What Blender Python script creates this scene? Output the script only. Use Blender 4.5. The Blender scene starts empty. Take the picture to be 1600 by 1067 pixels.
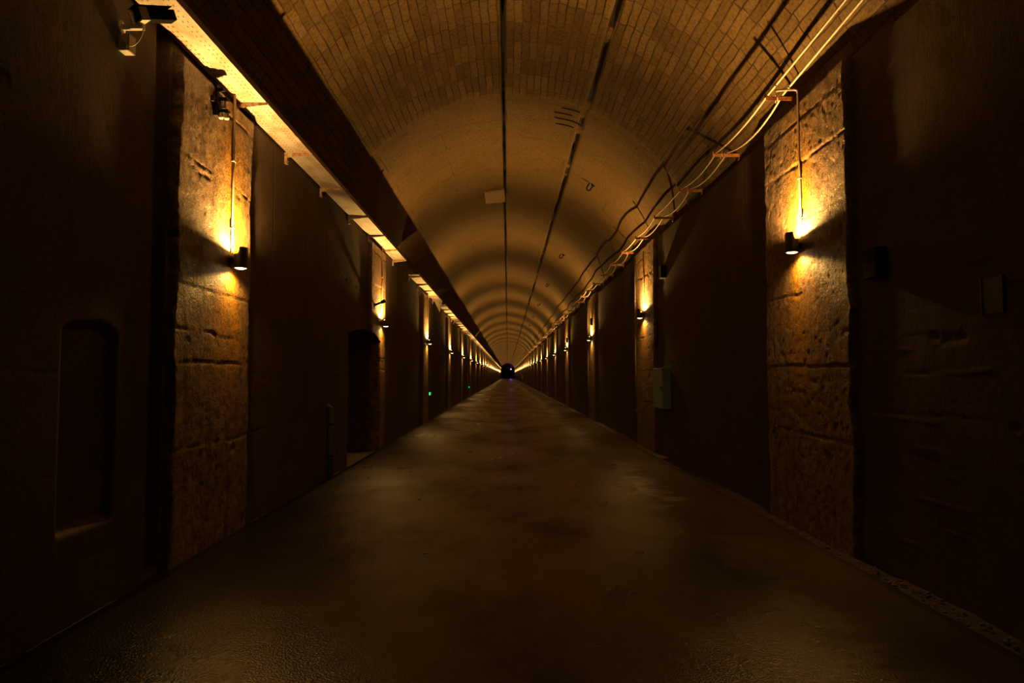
import bpy, bmesh, math, random
import numpy as np
from mathutils import Vector, Matrix

# ------------------------------------------------------------------ camera, world, exposure
S = bpy.context.scene
F = 1067.0
YAW = math.atan((800.0 - 793.0) / F)
PITCH = math.atan((586.0 - 533.5) / F)
CAM_Z = 1.6
cam_data = bpy.data.cameras.new('camera')
cam_data.sensor_width = 36.0
cam_data.lens = 36.0 * F / 1600.0
cam_data.clip_start = 0.05
cam_data.clip_end = 1000.0
cam = bpy.data.objects.new('camera', cam_data)
S.collection.objects.link(cam)
cam.location = (0, 0, CAM_Z)
cam.rotation_euler = (math.pi / 2 + PITCH, 0, -YAW)
S.camera = cam

world = bpy.data.worlds.new('world')
S.world = world
world.use_nodes = True
world.node_tree.nodes['Background'].inputs[0].default_value = (1.0, 0.45, 0.2, 1)
world.node_tree.nodes['Background'].inputs[1].default_value = 0.0003

S.view_settings.view_transform = 'Standard'
S.view_settings.look = 'None'
S.view_settings.gamma = 1.0
S.view_settings.use_curve_mapping = False
S.view_settings.exposure = 0.0
S.cycles.use_denoising = True
S.cycles.max_bounces = 6
S.cycles.diffuse_bounces = 3
S.cycles.glossy_bounces = 3
S.cycles.sample_clamp_indirect = 3.0
S.cycles.use_light_tree = True

LIGHT_COL = (1.0, 0.51, 0.115)
UP_W, DOWN_W = 740.0, 60.0
LENS_STRENGTH = 14.0

# ------------------------------------------------------------------ place dimensions (metres)
WL, WR = -2.86, 3.18          # wall faces
VX, VZ, VR = 0.08, 3.28, 3.35  # vault centre and radius
END = 292.0                   # end of the lit length
START = -4.0
LAMP_L = [6.83, 15.02, 23.6, 33.0, 42.2, 51.6, 60.6]
LAMP_R = [7.13, 15.43, 25.2, 35.6, 44.2, 53.4, 62.6]
while LAMP_L[-1] < END - 12:
    LAMP_L.append(LAMP_L[-1] + 8.9)
while LAMP_R[-1] < END - 12:
    LAMP_R.append(LAMP_R[-1] + 9.0)
ZL, ZR = 2.74, 2.96           # lamp heights
PIER = 0.075
rng = np.random.default_rng(7)
random.seed(7)

# ------------------------------------------------------------------ helpers
COL = S.collection


def tag(o, label=None, cat=None, group=None, kind=None):
    if label: o['label'] = label
    if cat: o['category'] = cat
    if group: o['group'] = group
    if kind: o['kind'] = kind
    return o


def empty(name, loc=(0, 0, 0), rz=0.0):
    o = bpy.data.objects.new(name, None)
    o.empty_display_size = 0.05
    o.location = loc
    o.rotation_euler = (0, 0, rz)
    COL.objects.link(o)
    return o


def mesh_obj(name, me, mat=None, parent=None):
    o = bpy.data.objects.new(name, me)
    COL.objects.link(o)
    if mat: me.materials.append(mat)
    if parent: o.parent = parent
    return o


def copy_tree(o, parent=None):
    c = o.copy()
    COL.objects.link(c)
    if parent: c.parent = parent
    for ch in list(o.children):
        copy_tree(ch, c)
    return c


class MB:
    def __init__(self):
        self.bm = bmesh.new()

    def box(self, lo, hi, M=None, bevel=0.0):
        vs = []
        for z in (lo[2], hi[2]):
            for x, y in ((lo[0], lo[1]), (hi[0], lo[1]), (hi[0], hi[1]), (lo[0], hi[1])):
                p = Vector((x, y, z))
                if M: p = M @ p
                vs.append(self.bm.verts.new(p))
        fs = []
        for q in ((3, 2, 1, 0), (4, 5, 6, 7), (0, 1, 5, 4), (1, 2, 6, 5), (2, 3, 7, 6), (3, 0, 4, 7)):
            fs.append(self.bm.faces.new([vs[i] for i in q]))
        if bevel > 0:
            es = list({e for f in fs for e in f.edges})
            bmesh.ops.bevel(self.bm, geom=es, offset=bevel, segments=2, affect='EDGES', profile=0.7)
        return self

    def prism(self, pts, axis_vec):
        a = [self.bm.verts.new(Vector(p)) for p in pts]
        b = [self.bm.verts.new(Vector(p) + Vector(axis_vec)) for p in pts]
        n = len(pts)
        self.bm.faces.new(a[::-1]); self.bm.faces.new(b)
        for i in range(n):
            self.bm.faces.new((a[i], a[(i + 1) % n], b[(i + 1) % n], b[i]))
        return self

    def tube(self, pts, r, n=8, cap=True):
        pts = [Vector(p) for p in pts]
        rings = []
        up = None
        for i, p in enumerate(pts):
            if i == 0: t = pts[1] - pts[0]
            elif i == len(pts) - 1: t = pts[-1] - pts[-2]
            else: t = (pts[i + 1] - pts[i]).normalized() + (pts[i] - pts[i - 1]).normalized()
            if t.length < 1e-9: t = Vector((0, 0, 1))
            t.normalize()
            if up is None:
                up = Vector((0, 0, 1)) if abs(t.z) < 0.9 else Vector((1, 0, 0))
            s = t.cross(up)
            if s.length < 1e-6: s = t.cross(Vector((0.3, 1, 0.2)))
            s.normalize()
            up = s.cross(t).normalized()
            rr = r[i] if isinstance(r, (list, tuple)) else r
            rings.append([self.bm.verts.new(p + (s * math.cos(2 * math.pi * k / n) + up * math.sin(2 * math.pi * k / n)) * rr) for k in range(n)])
        for a, b in zip(rings, rings[1:]):
            for k in range(n):
                f = self.bm.faces.new((a[k], a[(k + 1) % n], b[(k + 1) % n], b[k]))
                f.smooth = True
        if cap:
            self.bm.faces.new(rings[0][::-1]); self.bm.faces.new(rings[-1])
        return self

    def lathe(self, prof, n=24, M=None):
        rings = []
        for (r, z) in prof:
            ring = []
            for k in range(n):
                p = Vector((r * math.cos(2 * math.pi * k / n), r * math.sin(2 * math.pi * k / n), z))
                if M: p = M @ p
                ring.append(self.bm.verts.new(p))
            rings.append(ring)
        for a, b in zip(rings, rings[1:]):
            for k in range(n):
                f = self.bm.faces.new((a[k], a[(k + 1) % n], b[(k + 1) % n], b[k]))
                f.smooth = True
        if prof[0][0] > 1e-6: self.bm.faces.new(rings[0][::-1])
        if prof[-1][0] > 1e-6: self.bm.faces.new(rings[-1])
        return self

    def build(self, name, mat, parent=None, recalc=True):
        if recalc: bmesh.ops.recalc_face_normals(self.bm, faces=self.bm.faces)
        me = bpy.data.meshes.new(name)
        self.bm.to_mesh(me); self.bm.free()
        return mesh_obj(name, me, mat, parent)


ORD = ['first', 'second', 'third', 'fourth', 'fifth', 'sixth', 'seventh', 'eighth', 'ninth', 'tenth', 'eleventh', 'twelfth',
       'thirteenth', 'fourteenth', 'fifteenth', 'sixteenth', 'seventeenth', 'eighteenth', 'nineteenth', 'twentieth']

# ---- value noise
_tab = rng.random((256, 256))


def vnoise(x, y):
    xi = np.floor(x).astype(int); yi = np.floor(y).astype(int)
    fx = x - xi; fy = y - yi
    fx = fx * fx * (3 - 2 * fx); fy = fy * fy * (3 - 2 * fy)
    g = lambda i, j: _tab[i & 255, j & 255]
    return (g(xi, yi) * (1 - fx) + g(xi + 1, yi) * fx) * (1 - fy) + (g(xi, yi + 1) * (1 - fx) + g(xi + 1, yi + 1) * fx) * fy


def fbm(x, y, o=4):
    s = 0; a = 1; t = 0
    for i in range(o):
        s = s + a * (vnoise(x + 17.3 * i, y + 5.1 * i) - 0.5); t += a
        a *= 0.5; x = x * 2.03; y = y * 2.03
    return s / t * 2


def sstep(a, b, x):
    t = np.clip((x - a) / (b - a), 0, 1)
    return t * t * (3 - 2 * t)


# ------------------------------------------------------------------ materials
def new_mat(name):
    m = bpy.data.materials.new(name)
    m.use_nodes = True
    nt = m.node_tree
    b = nt.nodes['Principled BSDF']
    return m, nt, b


def N(nt, typ, **kw):
    n = nt.nodes.new(typ)
    for k, v in kw.items():
        if hasattr(n, k): setattr(n, k, v)
    return n


def L(nt, a, b): nt.links.new(a, b)


def noise(nt, vec, scale, detail=5, rough=0.6, dist=0.0):
    n = N(nt, 'ShaderNodeTexNoise')
    n.inputs['Scale'].default_value = scale
    n.inputs['Detail'].default_value = detail
    n.inputs['Roughness'].default_value = rough
    n.inputs['Distortion'].default_value = dist
    if vec is not None: L(nt, vec, n.inputs['Vector'])
    return n.outputs['Fac']


def ramp(nt, fac, stops):
    r = N(nt, 'ShaderNodeValToRGB')
    el = r.color_ramp.elements
    while len(el) < len(stops): el.new(0.5)
    for e, (p, c) in zip(el, stops):
        e.position = p
        e.color = (c, c, c, 1) if isinstance(c, (int, float)) else (*c, 1)
    L(nt, fac, r.inputs['Fac'])
    return r.outputs['Color']


def mixc(nt, fac, a, b, mode='MIX'):
    m = N(nt, 'ShaderNodeMix', data_type='RGBA', blend_type=mode)
    for sock, v in ((m.inputs[0], fac), (m.inputs[6], a), (m.inputs[7], b)):
        if isinstance(v, (int, float)): sock.default_value = v
        elif isinstance(v, tuple): sock.default_value = (*v, 1)
        else: L(nt, v, sock)
    return m.outputs[2]


def math_(nt, op, a, b=None, c=None):
    m = N(nt, 'ShaderNodeMath', operation=op)
    for i, v in enumerate((a, b, c)):
        if v is None: continue
        if isinstance(v, (int, float)): m.inputs[i].default_value = v
        else: L(nt, v, m.inputs[i])
    return m.outputs[0]


def mapping(nt, vec, scale=(1, 1, 1), loc=(0, 0, 0)):
    m = N(nt, 'ShaderNodeMapping')
    m.inputs['Scale'].default_value = scale
    m.inputs['Location'].default_value = loc
    L(nt, vec, m.inputs['Vector'])
    return m.outputs['Vector']


def bump(nt, bsdf, height, strength, dist, prev=None):
    b = N(nt, 'ShaderNodeBump')
    b.inputs['Strength'].default_value = strength
    b.inputs['Distance'].default_value = dist
    L(nt, height, b.inputs['Height'])
    if prev is not None: L(nt, prev, b.inputs['Normal'])
    L(nt, b.outputs['Normal'], bsdf.inputs['Normal'])
    return b.outputs['Normal']


def plain(name, col, rough=0.5, metal=0.0, var=0.25, scale=25.0, spec=0.5):
    """painted or bare metal / plastic with a little dirt"""
    m, nt, b = new_mat(name)
    tc = N(nt, 'ShaderNodeTexCoord').outputs['Object']
    f = noise(nt, tc, scale, 4, 0.65)
    d = tuple(c * (1 - var) for c in col)
    L(nt, mixc(nt, ramp(nt, f, [(0.35, 0.0), (0.65, 1.0)]), d, col), b.inputs['Base Color'])
    b.inputs['Roughness'].default_value = rough
    b.inputs['Metallic'].default_value = metal
    b.inputs['Specular IOR Level'].default_value = spec
    bump(nt, b, f, 0.15, 0.004)
    return m


def rusty(name, paint, rust, amount=0.5, rough=0.65):
    m, nt, b = new_mat(name)
    g = N(nt, 'ShaderNodeNewGeometry').outputs['Position']
    f = noise(nt, g, 14.0, 6, 0.7)
    k = ramp(nt, f, [(amount - 0.08, 1.0), (amount + 0.08, 0.0)])
    L(nt, mixc(nt, k, paint, rust), b.inputs['Base Color'])
    b.inputs['Roughness'].default_value = rough
    bump(nt, b, f, 0.4, 0.004)
    return m


def emit(name, col, strength):
    m, nt, b = new_mat(name)
    b.inputs['Base Color'].default_value = (0.8, 0.8, 0.8, 1)
    b.inputs['Emission Color'].default_value = (*col, 1)
    b.inputs['Emission Strength'].default_value = strength
    return m


def wall_material(name):
    m, nt, b = new_mat(name)
    g = N(nt, 'ShaderNodeNewGeometry').outputs['Position']
    st = N(nt, 'ShaderNodeAttribute', attribute_name='stain').outputs['Fac']
    vert = mapping(nt, g, (1.0, 3.2, 0.45))
    streak = noise(nt, vert, 2.4, 6, 0.62, 0.4)
    blot = noise(nt, g, 3.0, 6, 0.65)
    fine = noise(nt, g, 38.0, 5, 0.7)
    old = N(nt, 'ShaderNodeAttribute', attribute_name='old_pour').outputs['Fac']
    mid = noise(nt, g, 9.0, 6, 0.72)
    panel = mixc(nt, ramp(nt, blot, [(0.3, 0.0), (0.7, 1.0)]), (0.026, 0.0145, 0.008), (0.070, 0.040, 0.022))
    pale = mixc(nt, ramp(nt, mid, [(0.34, 0.0), (0.64, 1.0)]), (0.06, 0.038, 0.025), (0.30, 0.205, 0.14))
    base = mixc(nt, old, panel, pale)
    base = mixc(nt, ramp(nt, streak, [(0.48, 0.0), (0.72, 0.7)]), base, (0.035, 0.022, 0.013))
    # mineral / algae stain in vertical runs
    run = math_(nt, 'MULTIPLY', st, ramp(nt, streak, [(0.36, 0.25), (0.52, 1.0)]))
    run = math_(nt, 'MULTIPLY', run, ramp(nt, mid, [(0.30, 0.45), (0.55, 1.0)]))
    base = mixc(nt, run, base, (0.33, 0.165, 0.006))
    dark = ramp(nt, fine, [(0.36, 0.25), (0.5, 1.0)])
    base = mixc(nt, 1.0, base, dark, 'MULTIPLY')
    L(nt, base, b.inputs['Base Color'])
    L(nt, mixc(nt, old, (0.72, 0.72, 0.72), ramp(nt, blot, [(0.3, 0.36), (0.7, 0.62)])), b.inputs['Roughness'])
    b.inputs['Specular IOR Level'].default_value = 0.55
    h1 = noise(nt, g, 55.0, 4, 0.65)
    soft = math_(nt, 'MULTIPLY_ADD', old, 0.75, 0.25)
    n1 = bump(nt, b, math_(nt, 'MULTIPLY', h1, soft), 0.8, 0.010)
    h2 = noise(nt, vert, 9.0, 5, 0.65)
    n2 = bump(nt, b, math_(nt, 'MULTIPLY', h2, soft), 0.5, 0.015, n1)
    bump(nt, b, math_(nt, 'MULTIPLY', mid, soft), 0.6, 0.02, n2)
    return m


def vault_material():
    m, nt, b = new_mat('vault_concrete')
    uv = N(nt, 'ShaderNodeUVMap', uv_map='UVMap').outputs['UV']     # u = along the arch, v = along the tunnel (metres)
    sep = N(nt, 'ShaderNodeSeparateXYZ'); L(nt, uv, sep.inputs[0])
    arc, run = sep.outputs[0], sep.outputs[1]
    wob = noise(nt, uv, 1.4, 3, 0.5)
    wv = math_(nt, 'MULTIPLY_ADD', wob, 0.10, 0.0)

    def bricks(u, v, bw, rh, mort):
        cv = N(nt, 'ShaderNodeCombineXYZ')
        L(nt, u, cv.inputs[0]); L(nt, v, cv.inputs[1])
        t = N(nt, 'ShaderNodeTexBrick')
        t.offset = 0.06 if bw < 1 else 0.5
        t.inputs['Scale'].default_value = 1.0
        t.inputs['Brick Width'].default_value = bw
        t.inputs['Row Height'].default_value = rh
        t.inputs['Mortar Size'].default_value = mort
        t.inputs['Mortar Smooth'].default_value = 0.3
        t.inputs['Color1'].default_value = (0, 0, 0, 1)
        t.inputs['Color2'].default_value = (1, 1, 1, 1)
        L(nt, cv.outputs[0], t.inputs['Vector'])
        return t.outputs['Color'], t.outputs['Fac']
    u2 = math_(nt, 'ADD', arc, wv)
    v2 = math_(nt, 'ADD', run, wv)
    c_near, f_near = bricks(v2, math_(nt, 'MULTIPLY_ADD', wob, 0.07, arc), 0.56, 0.118, 0.010)
    c_far, f_far = bricks(u2, math_(nt, 'MULTIPLY_ADD', wob, 0.10, run), 2.6, 0.95, 0.012)
    far = ramp(nt, math_(nt, 'MULTIPLY_ADD', run, 4.0, -47.6), [(0.0, 0.0), (1.0, 1.0)])   # change of formwork at 12 m
    fade = noise(nt, uv, 1.1, 3, 0.6)
    keep = ramp(nt, fade, [(0.40, 0.08), (0.62, 1.0)])
    keep_far = ramp(nt, fade, [(0.42, 0.0), (0.6, 0.9)])
    joint = mixc(nt, far, mixc(nt, 1.0, f_near, keep, 'MULTIPLY'), mixc(nt, 1.0, f_far, keep_far, 'MULTIPLY'))
    g = N(nt, 'ShaderNodeNewGeometry').outputs['Position']
    blot = noise(nt, g, 0.9, 6, 0.65)
    fine = noise(nt, g, 22.0, 6, 0.75)
    col = mixc(nt, ramp(nt, blot, [(0.3, 0.0), (0.7, 1.0)]), (0.088, 0.050, 0.017), (0.172, 0.108, 0.036))
    per = mixc(nt, far, c_near, (0.5, 0.5, 0.5))
    col = mixc(nt, 0.6, col, mixc(nt, ramp(nt, per, [(0.0, 0.25), (1.0, 1.0)]), (0.045, 0.025, 0.010), (0.21, 0.142, 0.070)))
    # rust brown runs and pale lime spots
    col = mixc(nt, ramp(nt, noise(nt, g, 2.3, 5, 0.7), [(0.58, 0.0), (0.72, 0.55)]), col, (0.075, 0.032, 0.010))
    lime = ramp(nt, noise(nt, g, 5.5, 6, 0.75), [(0.66, 0.0), (0.74, 0.5)])
    col = mixc(nt, lime, col, (0.30, 0.24, 0.18))
    col = mixc(nt, 1.0, col, ramp(nt, fine, [(0.34, 0.4), (0.56, 1.0)]), 'MULTIPLY')
    col = mixc(nt, math_(nt, 'MULTIPLY', joint, 0.8), col, (0.016, 0.009, 0.004))
    L(nt, col, b.inputs['Base Color'])
    b.inputs['Roughness'].default_value = 0.8
    b.inputs['Specular IOR Level'].default_value = 0.25
    n1 = bump(nt, b, fine, 0.35, 0.012)
    inv = math_(nt, 'SUBTRACT', 1.0, joint)
    n2 = bump(nt, b, inv, 0.6, 0.02, n1)
    bump(nt, b, per, 0.35, 0.012, n2)
    return m


def floor_material():
    m, nt, b = new_mat('damp_concrete_floor')
    g = N(nt, 'ShaderNodeNewGeometry').outputs['Position']
    sep = N(nt, 'ShaderNodeSeparateXYZ'); L(nt, g, sep.inputs[0])
    flat = mapping(nt, g, (1.0, 0.7, 1.0))
    pud = noise(nt, flat, 0.55, 6, 0.6, 0.3)
    blot = noise(nt, mapping(nt, g, (0.8, 1.6, 1)), 1.5, 6, 0.7)
    fine = noise(nt, g, 60.0, 4, 0.75)
    grit = N(nt, 'ShaderNodeTexVoronoi'); grit.inputs['Scale'].default_value = 75.0; L(nt, g, grit.inputs['Vector'])
    # dry strip along the right edge
    edge = math_(nt, 'ADD', sep.outputs[0], math_(nt, 'MULTIPLY', math_(nt, 'SUBTRACT', blot, 0.5), 1.6))
    dry = ramp(nt, math_(nt, 'MULTIPLY', math_(nt, 'SUBTRACT', edge, 1.9), 1.6), [(0.0, 0.0), (0.6, 1.0)])
    wet = ramp(nt, pud, [(0.34, 1.0), (0.58, 0.0)])
    wet = mixc(nt, dry, wet, (0.0, 0.0, 0.0))
    col = mixc(nt, ramp(nt, blot, [(0.3, 0.0), (0.7, 1.0)]), (0.0035, 0.0019, 0.0010), (0.009, 0.0051, 0.0026))
    col = mixc(nt, wet, col, (0.004, 0.0022, 0.0012))
    col = mixc(nt, math_(nt, 'MULTIPLY', dry, 0.8), col, (0.036, 0.0205, 0.0095))
    # transverse saw-cut joints of the slab
    t = N(nt, 'ShaderNodeTexBrick'); t.offset = 0.0
    t.inputs['Scale'].default_value = 1.0
    t.inputs['Brick Width'].default_value = 50.0
    t.inputs['Row Height'].default_value = 2.95
    t.inputs['Mortar Size'].default_value = 0.006
    L(nt, mapping(nt, g, (1, 1, 1), (25.0, 0.0, 0.0)), t.inputs['Vector'])
    col = mixc(nt, math_(nt, 'MULTIPLY', t.outputs['Fac'], 0.5), col, (0.012, 0.008, 0.005))
    L(nt, col, b.inputs['Base Color'])
    big = noise(nt, mapping(nt, g, (0.9, 0.5, 1)), 0.8, 5, 0.65)
    r = mixc(nt, wet, ramp(nt, big, [(0.38, 0.30), (0.5, 0.37), (0.66, 0.50)]), (0.25, 0.25, 0.25))
    r = mixc(nt, dry, r, (0.7, 0.7, 0.7))
    L(nt, r, b.inputs['Roughness'])
    L(nt, ramp(nt, big, [(0.36, 0.48), (0.62, 0.15)]), b.inputs['Specular IOR Level'])
    n1 = bump(nt, b, fine, 0.30, 0.008)
    n2 = bump(nt, b, grit.outputs['Distance'], 0.30, 0.008, n1)
    bump(nt, b, noise(nt, g, 4.0, 4, 0.6), 0.12, 0.03, n2)
    return m


def gutter_material():
    m, nt, b = new_mat('silty_gutter')
    g = N(nt, 'ShaderNodeNewGeometry').outputs['Position']
    f = noise(nt, mapping(nt, g, (1.0, 4.0, 1.0)), 2.2, 6, 0.7)
    L(nt, mixc(nt, ramp(nt, f, [(0.38, 0.0), (0.62, 1.0)]), (0.012, 0.007, 0.004), (0.07, 0.042, 0.020)), b.inputs['Base Color'])
    b.inputs['Roughness'].default_value = 0.6
    bump(nt, b, noise(nt, g, 20, 5, 0.7), 0.8, 0.03)
    return m


def tray_material():
    m, nt, b = new_mat('perforated_cream_steel')
    oc = N(nt, 'ShaderNodeNewGeometry').outputs['Position']
    sep = N(nt, 'ShaderNodeSeparateXYZ'); L(nt, oc, sep.inputs[0])
    x, y = sep.outputs[0], sep.outputs[1]
    fy = math_(nt, 'ABSOLUTE', math_(nt, 'SUBTRACT', math_(nt, 'FRACT', math_(nt, 'MULTIPLY', y, 12.5)), 0.5))
    hy = math_(nt, 'LESS_THAN', fy, 0.17)
    hole = None
    for cx in (-2.782, -2.742, -2.622, -2.582):
        hx = math_(nt, 'LESS_THAN', math_(nt, 'ABSOLUTE', math_(nt, 'SUBTRACT', x, cx)), 0.0045)
        hole = hx if hole is None else math_(nt, 'MAXIMUM', hole, hx)
    hole = math_(nt, 'MULTIPLY', hole, hy)
    f = noise(nt, mapping(nt, oc, (1, 0.5, 1)), 6.0, 6, 0.68)
    col = mixc(nt, ramp(nt, f, [(0.35, 0.0), (0.6, 1.0)]), (0.31, 0.22, 0.13), (0.45, 0.41, 0.42))
    col = mixc(nt, ramp(nt, noise(nt, oc, 13.0, 6, 0.7), [(0.60, 0.0), (0.72, 0.8)]), col, (0.16, 0.075, 0.024))
    col = mixc(nt, hole, col, (0.02, 0.012, 0.008))
    L(nt, col, b.inputs['Base Color'])
    b.inputs['Roughness'].default_value = 0.55
    bump(nt, b, f, 0.1, 0.005)
    return m


M = {
    'wall': wall_material('rough_damp_concrete'),
    'vault': vault_material(),
    'floor': floor_material(),
    'gutter': gutter_material(),
    'joint': plain('black_joint_filler', (0.012, 0.008, 0.005), 0.8),
    'tray': tray_material(),
    'bracket': rusty('rusted_bracket_steel', (0.30, 0.24, 0.19), (0.16, 0.055, 0.018), 0.5),
    'rust': rusty('orange_rust', (0.34, 0.12, 0.03), (0.16, 0.05, 0.015), 0.5, 0.8),
    'conduit': plain('grey_conduit', (0.27, 0.20, 0.15), 0.45, 0.0, 0.35),
    'lamp': plain('black_lamp_metal', (0.012, 0.011, 0.011), 0.45),
    'cable': plain('pale_cable_sheath', (0.55, 0.46, 0.38), 0.5, 0.0, 0.2),
    'white': plain('white_plastic', (0.72, 0.72, 0.74), 0.4, 0.0, 0.1),
    'black': plain('black_plastic', (0.004, 0.004, 0.0045), 0.75, spec=0.03),
    'glass': plain('dark_window_glass', (0.003, 0.0035, 0.0045), 0.25, spec=0.15),
    'iron': plain('black_iron', (0.008, 0.007, 0.006), 0.75, spec=0.2),
    'porcelain': plain('pale_porcelain', (0.85, 0.78, 0.68), 0.25, 0.0, 0.1),
    'blue': plain('pale_blue_grey_paint', (0.34, 0.58, 0.74), 0.5, 0.0, 0.15, 8),
    'pvc': plain('grey_green_pvc', (0.10, 0.15, 0.13), 0.45),
    'pale': plain('pale_plate', (0.36, 0.27, 0.20), 0.6, 0.0, 0.3),
    'stone': plain('broken_concrete', (0.16, 0.11, 0.07), 0.8, 0.0, 0.5),
    'lens': emit('warm_lens', (1.0, 0.66, 0.30), LENS_STRENGTH),
    'green': emit('green_indicator', (0.0, 0.9, 0.25), 1.2),
    'purple': emit('purple_lens', (0.62, 0.05, 1.0), 60.0),
}

for k_ in ('lens', 'green', 'purple'):
    M[k_].cycles.emission_sampling = 'NONE'      # their light is carried by the lamps' own beams

# ------------------------------------------------------------------ walls (height fields of real relief)


def wall_grid(side, Ys, Zs, detail):
    Y, Z = np.meshgrid(Ys, Zs, indexing='ij')
    lamps = np.array(LAMP_L if side < 0 else LAMP_R)
    before, after = (1.1, 0.55) if side < 0 else (0.98, 1.02)
    zl = ZL if side < 0 else ZR
    so = 0.0 if side < 0 else 91.0
    i = np.argmin(np.abs(Y[..., None] + 0.2 - lamps[None, None, :]), axis=-1)
    d = Y - lamps[i]
    wob = 0.06 * fbm(Y * 0.7 + so, Z * 2.2, 4) + 0.02 * fbm(Z * 9 + so, Y * 9, 3)
    edge = 0.012 if detail else 0.12
    pier = sstep(-before - edge, -before + edge, d + wob) * (1 - sstep(after - edge, after + edge, d + wob))
    if side < 0: pier = pier * (1 - sstep(4.34, 4.38, Z))
    h = PIER * pier
    # construction joints: layers of pours, each standing a little in or out
    seed = i * 13 + (0 if side < 0 else 500)
    jz_p = [0.955, 1.71, 1.98, 2.39, 3.50, 4.18] if side < 0 else [0.99, 1.70, 2.46, 3.24, 3.86, 4.30]
    jz_w = [0.35, 0.98, 1.62, 2.34, 3.35] if side < 0 else [0.5, 0.98, 1.3, 1.62, 1.9, 2.12, 2.34, 3.5]
    for zs_, msk, amp, gro in ((jz_p, pier, 0.007, 0.014), (jz_w, 1 - pier, 0.003, 0.005)):
        lay = np.zeros_like(Y)
        for k, z0 in enumerate(zs_):
            zz = z0 + 0.05 * (d > 20) * (vnoise(seed * 1.7 + 0.5, np.full_like(Y, k * 3.7)) - 0.5) + 0.035 * fbm(Y * 1.6 + so, Z * 0 + k * 7.1, 4) \
                
            off = (vnoise(seed * 2.3 + k * 5.7 + 0.5, np.full_like(Y, 9.3 + k)) - 0.5) * 2 * amp
            lay += off * sstep(-0.008, 0.008, Z - zz)
            rough = np.clip(0.5 + 1.4 * fbm(Y * 2.3 + k * 11 + so, Z * 0 + 3.3, 4), 0, 1.3)
            lay -= gro * rough * np.exp(-((Z - zz) / 0.009) ** 2)
            if k % 2 == 0:      # spalled lip under some joints
                sp = np.clip(fbm(Y * 4 + k * 5 + so, Z * 7, 4) - 0.25, 0, 1) * np.exp(-((Z - zz + 0.05) / 0.06) ** 2)
                lay -= 0.035 * sp * (msk if isinstance(msk, np.ndarray) else 1)
        h = h + lay * msk
    # vertical shutter joints in the smooth lengths
    for q in np.arange(0.9, 9.0, 1.35):
        h -= 0.006 * np.exp(-((d - after - q) / 0.010) ** 2) * (1 - pier)
    # general unevenness and pitting
    h += (0.004 * pier + 0.003) * fbm(Y * 2 + so, Z * 2, 3)
    if detail:
        h += (0.0022 * pier + 0.0006) * fbm(Y * 16 + so, Z * 16, 4)
        pit = fbm(Y * 11 + so + 40, Z * 11, 3)
        h -= (0.020 if side > 0 else 0.008) * np.clip(pit - 0.38, 0, 1) * pier
        pit2 = fbm(Y * 26 + so + 70, Z * 26, 2)
        h -= (0.020 if side > 0 else 0.008) * np.clip(pit2 - 0.45, 0, 1) * (0.3 + pier)
    if side > 0:
        # coursed rough masonry in the dark length nearest the viewer
        near = sstep(6.25, 5.95, Y)
        for z0 in np.arange(0.3, 2.7, 0.19):
            zz = z0 + 0.03 * fbm(Y * 1.1, Z * 0 + z0 * 9, 3)
            on = np.clip(fbm(Y * 1.6 + z0 * 31, Z * 0 + z0 * 5, 3) * 3, 0, 1)
            h += 0.012 * on * near * sstep(0.0, 0.006, zz - Z) * sstep(-0.035, 0.0, Z - zz)
        h -= 0.25 * sstep(4.52, 4.54, Z + 0.02 * fbm(Y * 1.5, Z * 0 + 2.2, 3))       # ledge at the springing
    else:
        def niche(ya, yb, za, zb, depth, arch=0.0, e=0.015):
            top = zb - arch * ((Y - (ya + yb) / 2) / ((yb - ya) / 2)) ** 2 + 0.02 * fbm(Y * 5, Z * 0 + 1.1, 3)
            return depth * sstep(ya - e, ya + e, Y) * (1 - sstep(yb - e, yb + e, Y)) * sstep(za - e, za + e, Z) * (1 - sstep(top - e, top + e, Z))
        h -= niche(4.42, 5.0, 0.58, 1.95, 0.07, 0.05, 0.03)
        h -= niche(12.3, 14.90, -0.5, 2.48, 2.4, 0.16)
        h -= 0.09 * sstep(5.46, 5.48, Y) * (1 - sstep(5.66, 5.68, Y)) * sstep(0.0, 0.05, Z)       # vertical chase beside the first pier
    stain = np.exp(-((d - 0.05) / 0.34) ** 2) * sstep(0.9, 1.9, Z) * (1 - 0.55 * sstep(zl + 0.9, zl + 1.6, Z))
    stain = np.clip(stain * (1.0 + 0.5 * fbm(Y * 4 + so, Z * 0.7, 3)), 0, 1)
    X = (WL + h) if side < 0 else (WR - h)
    return X, Y, Z, stain, pier


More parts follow.
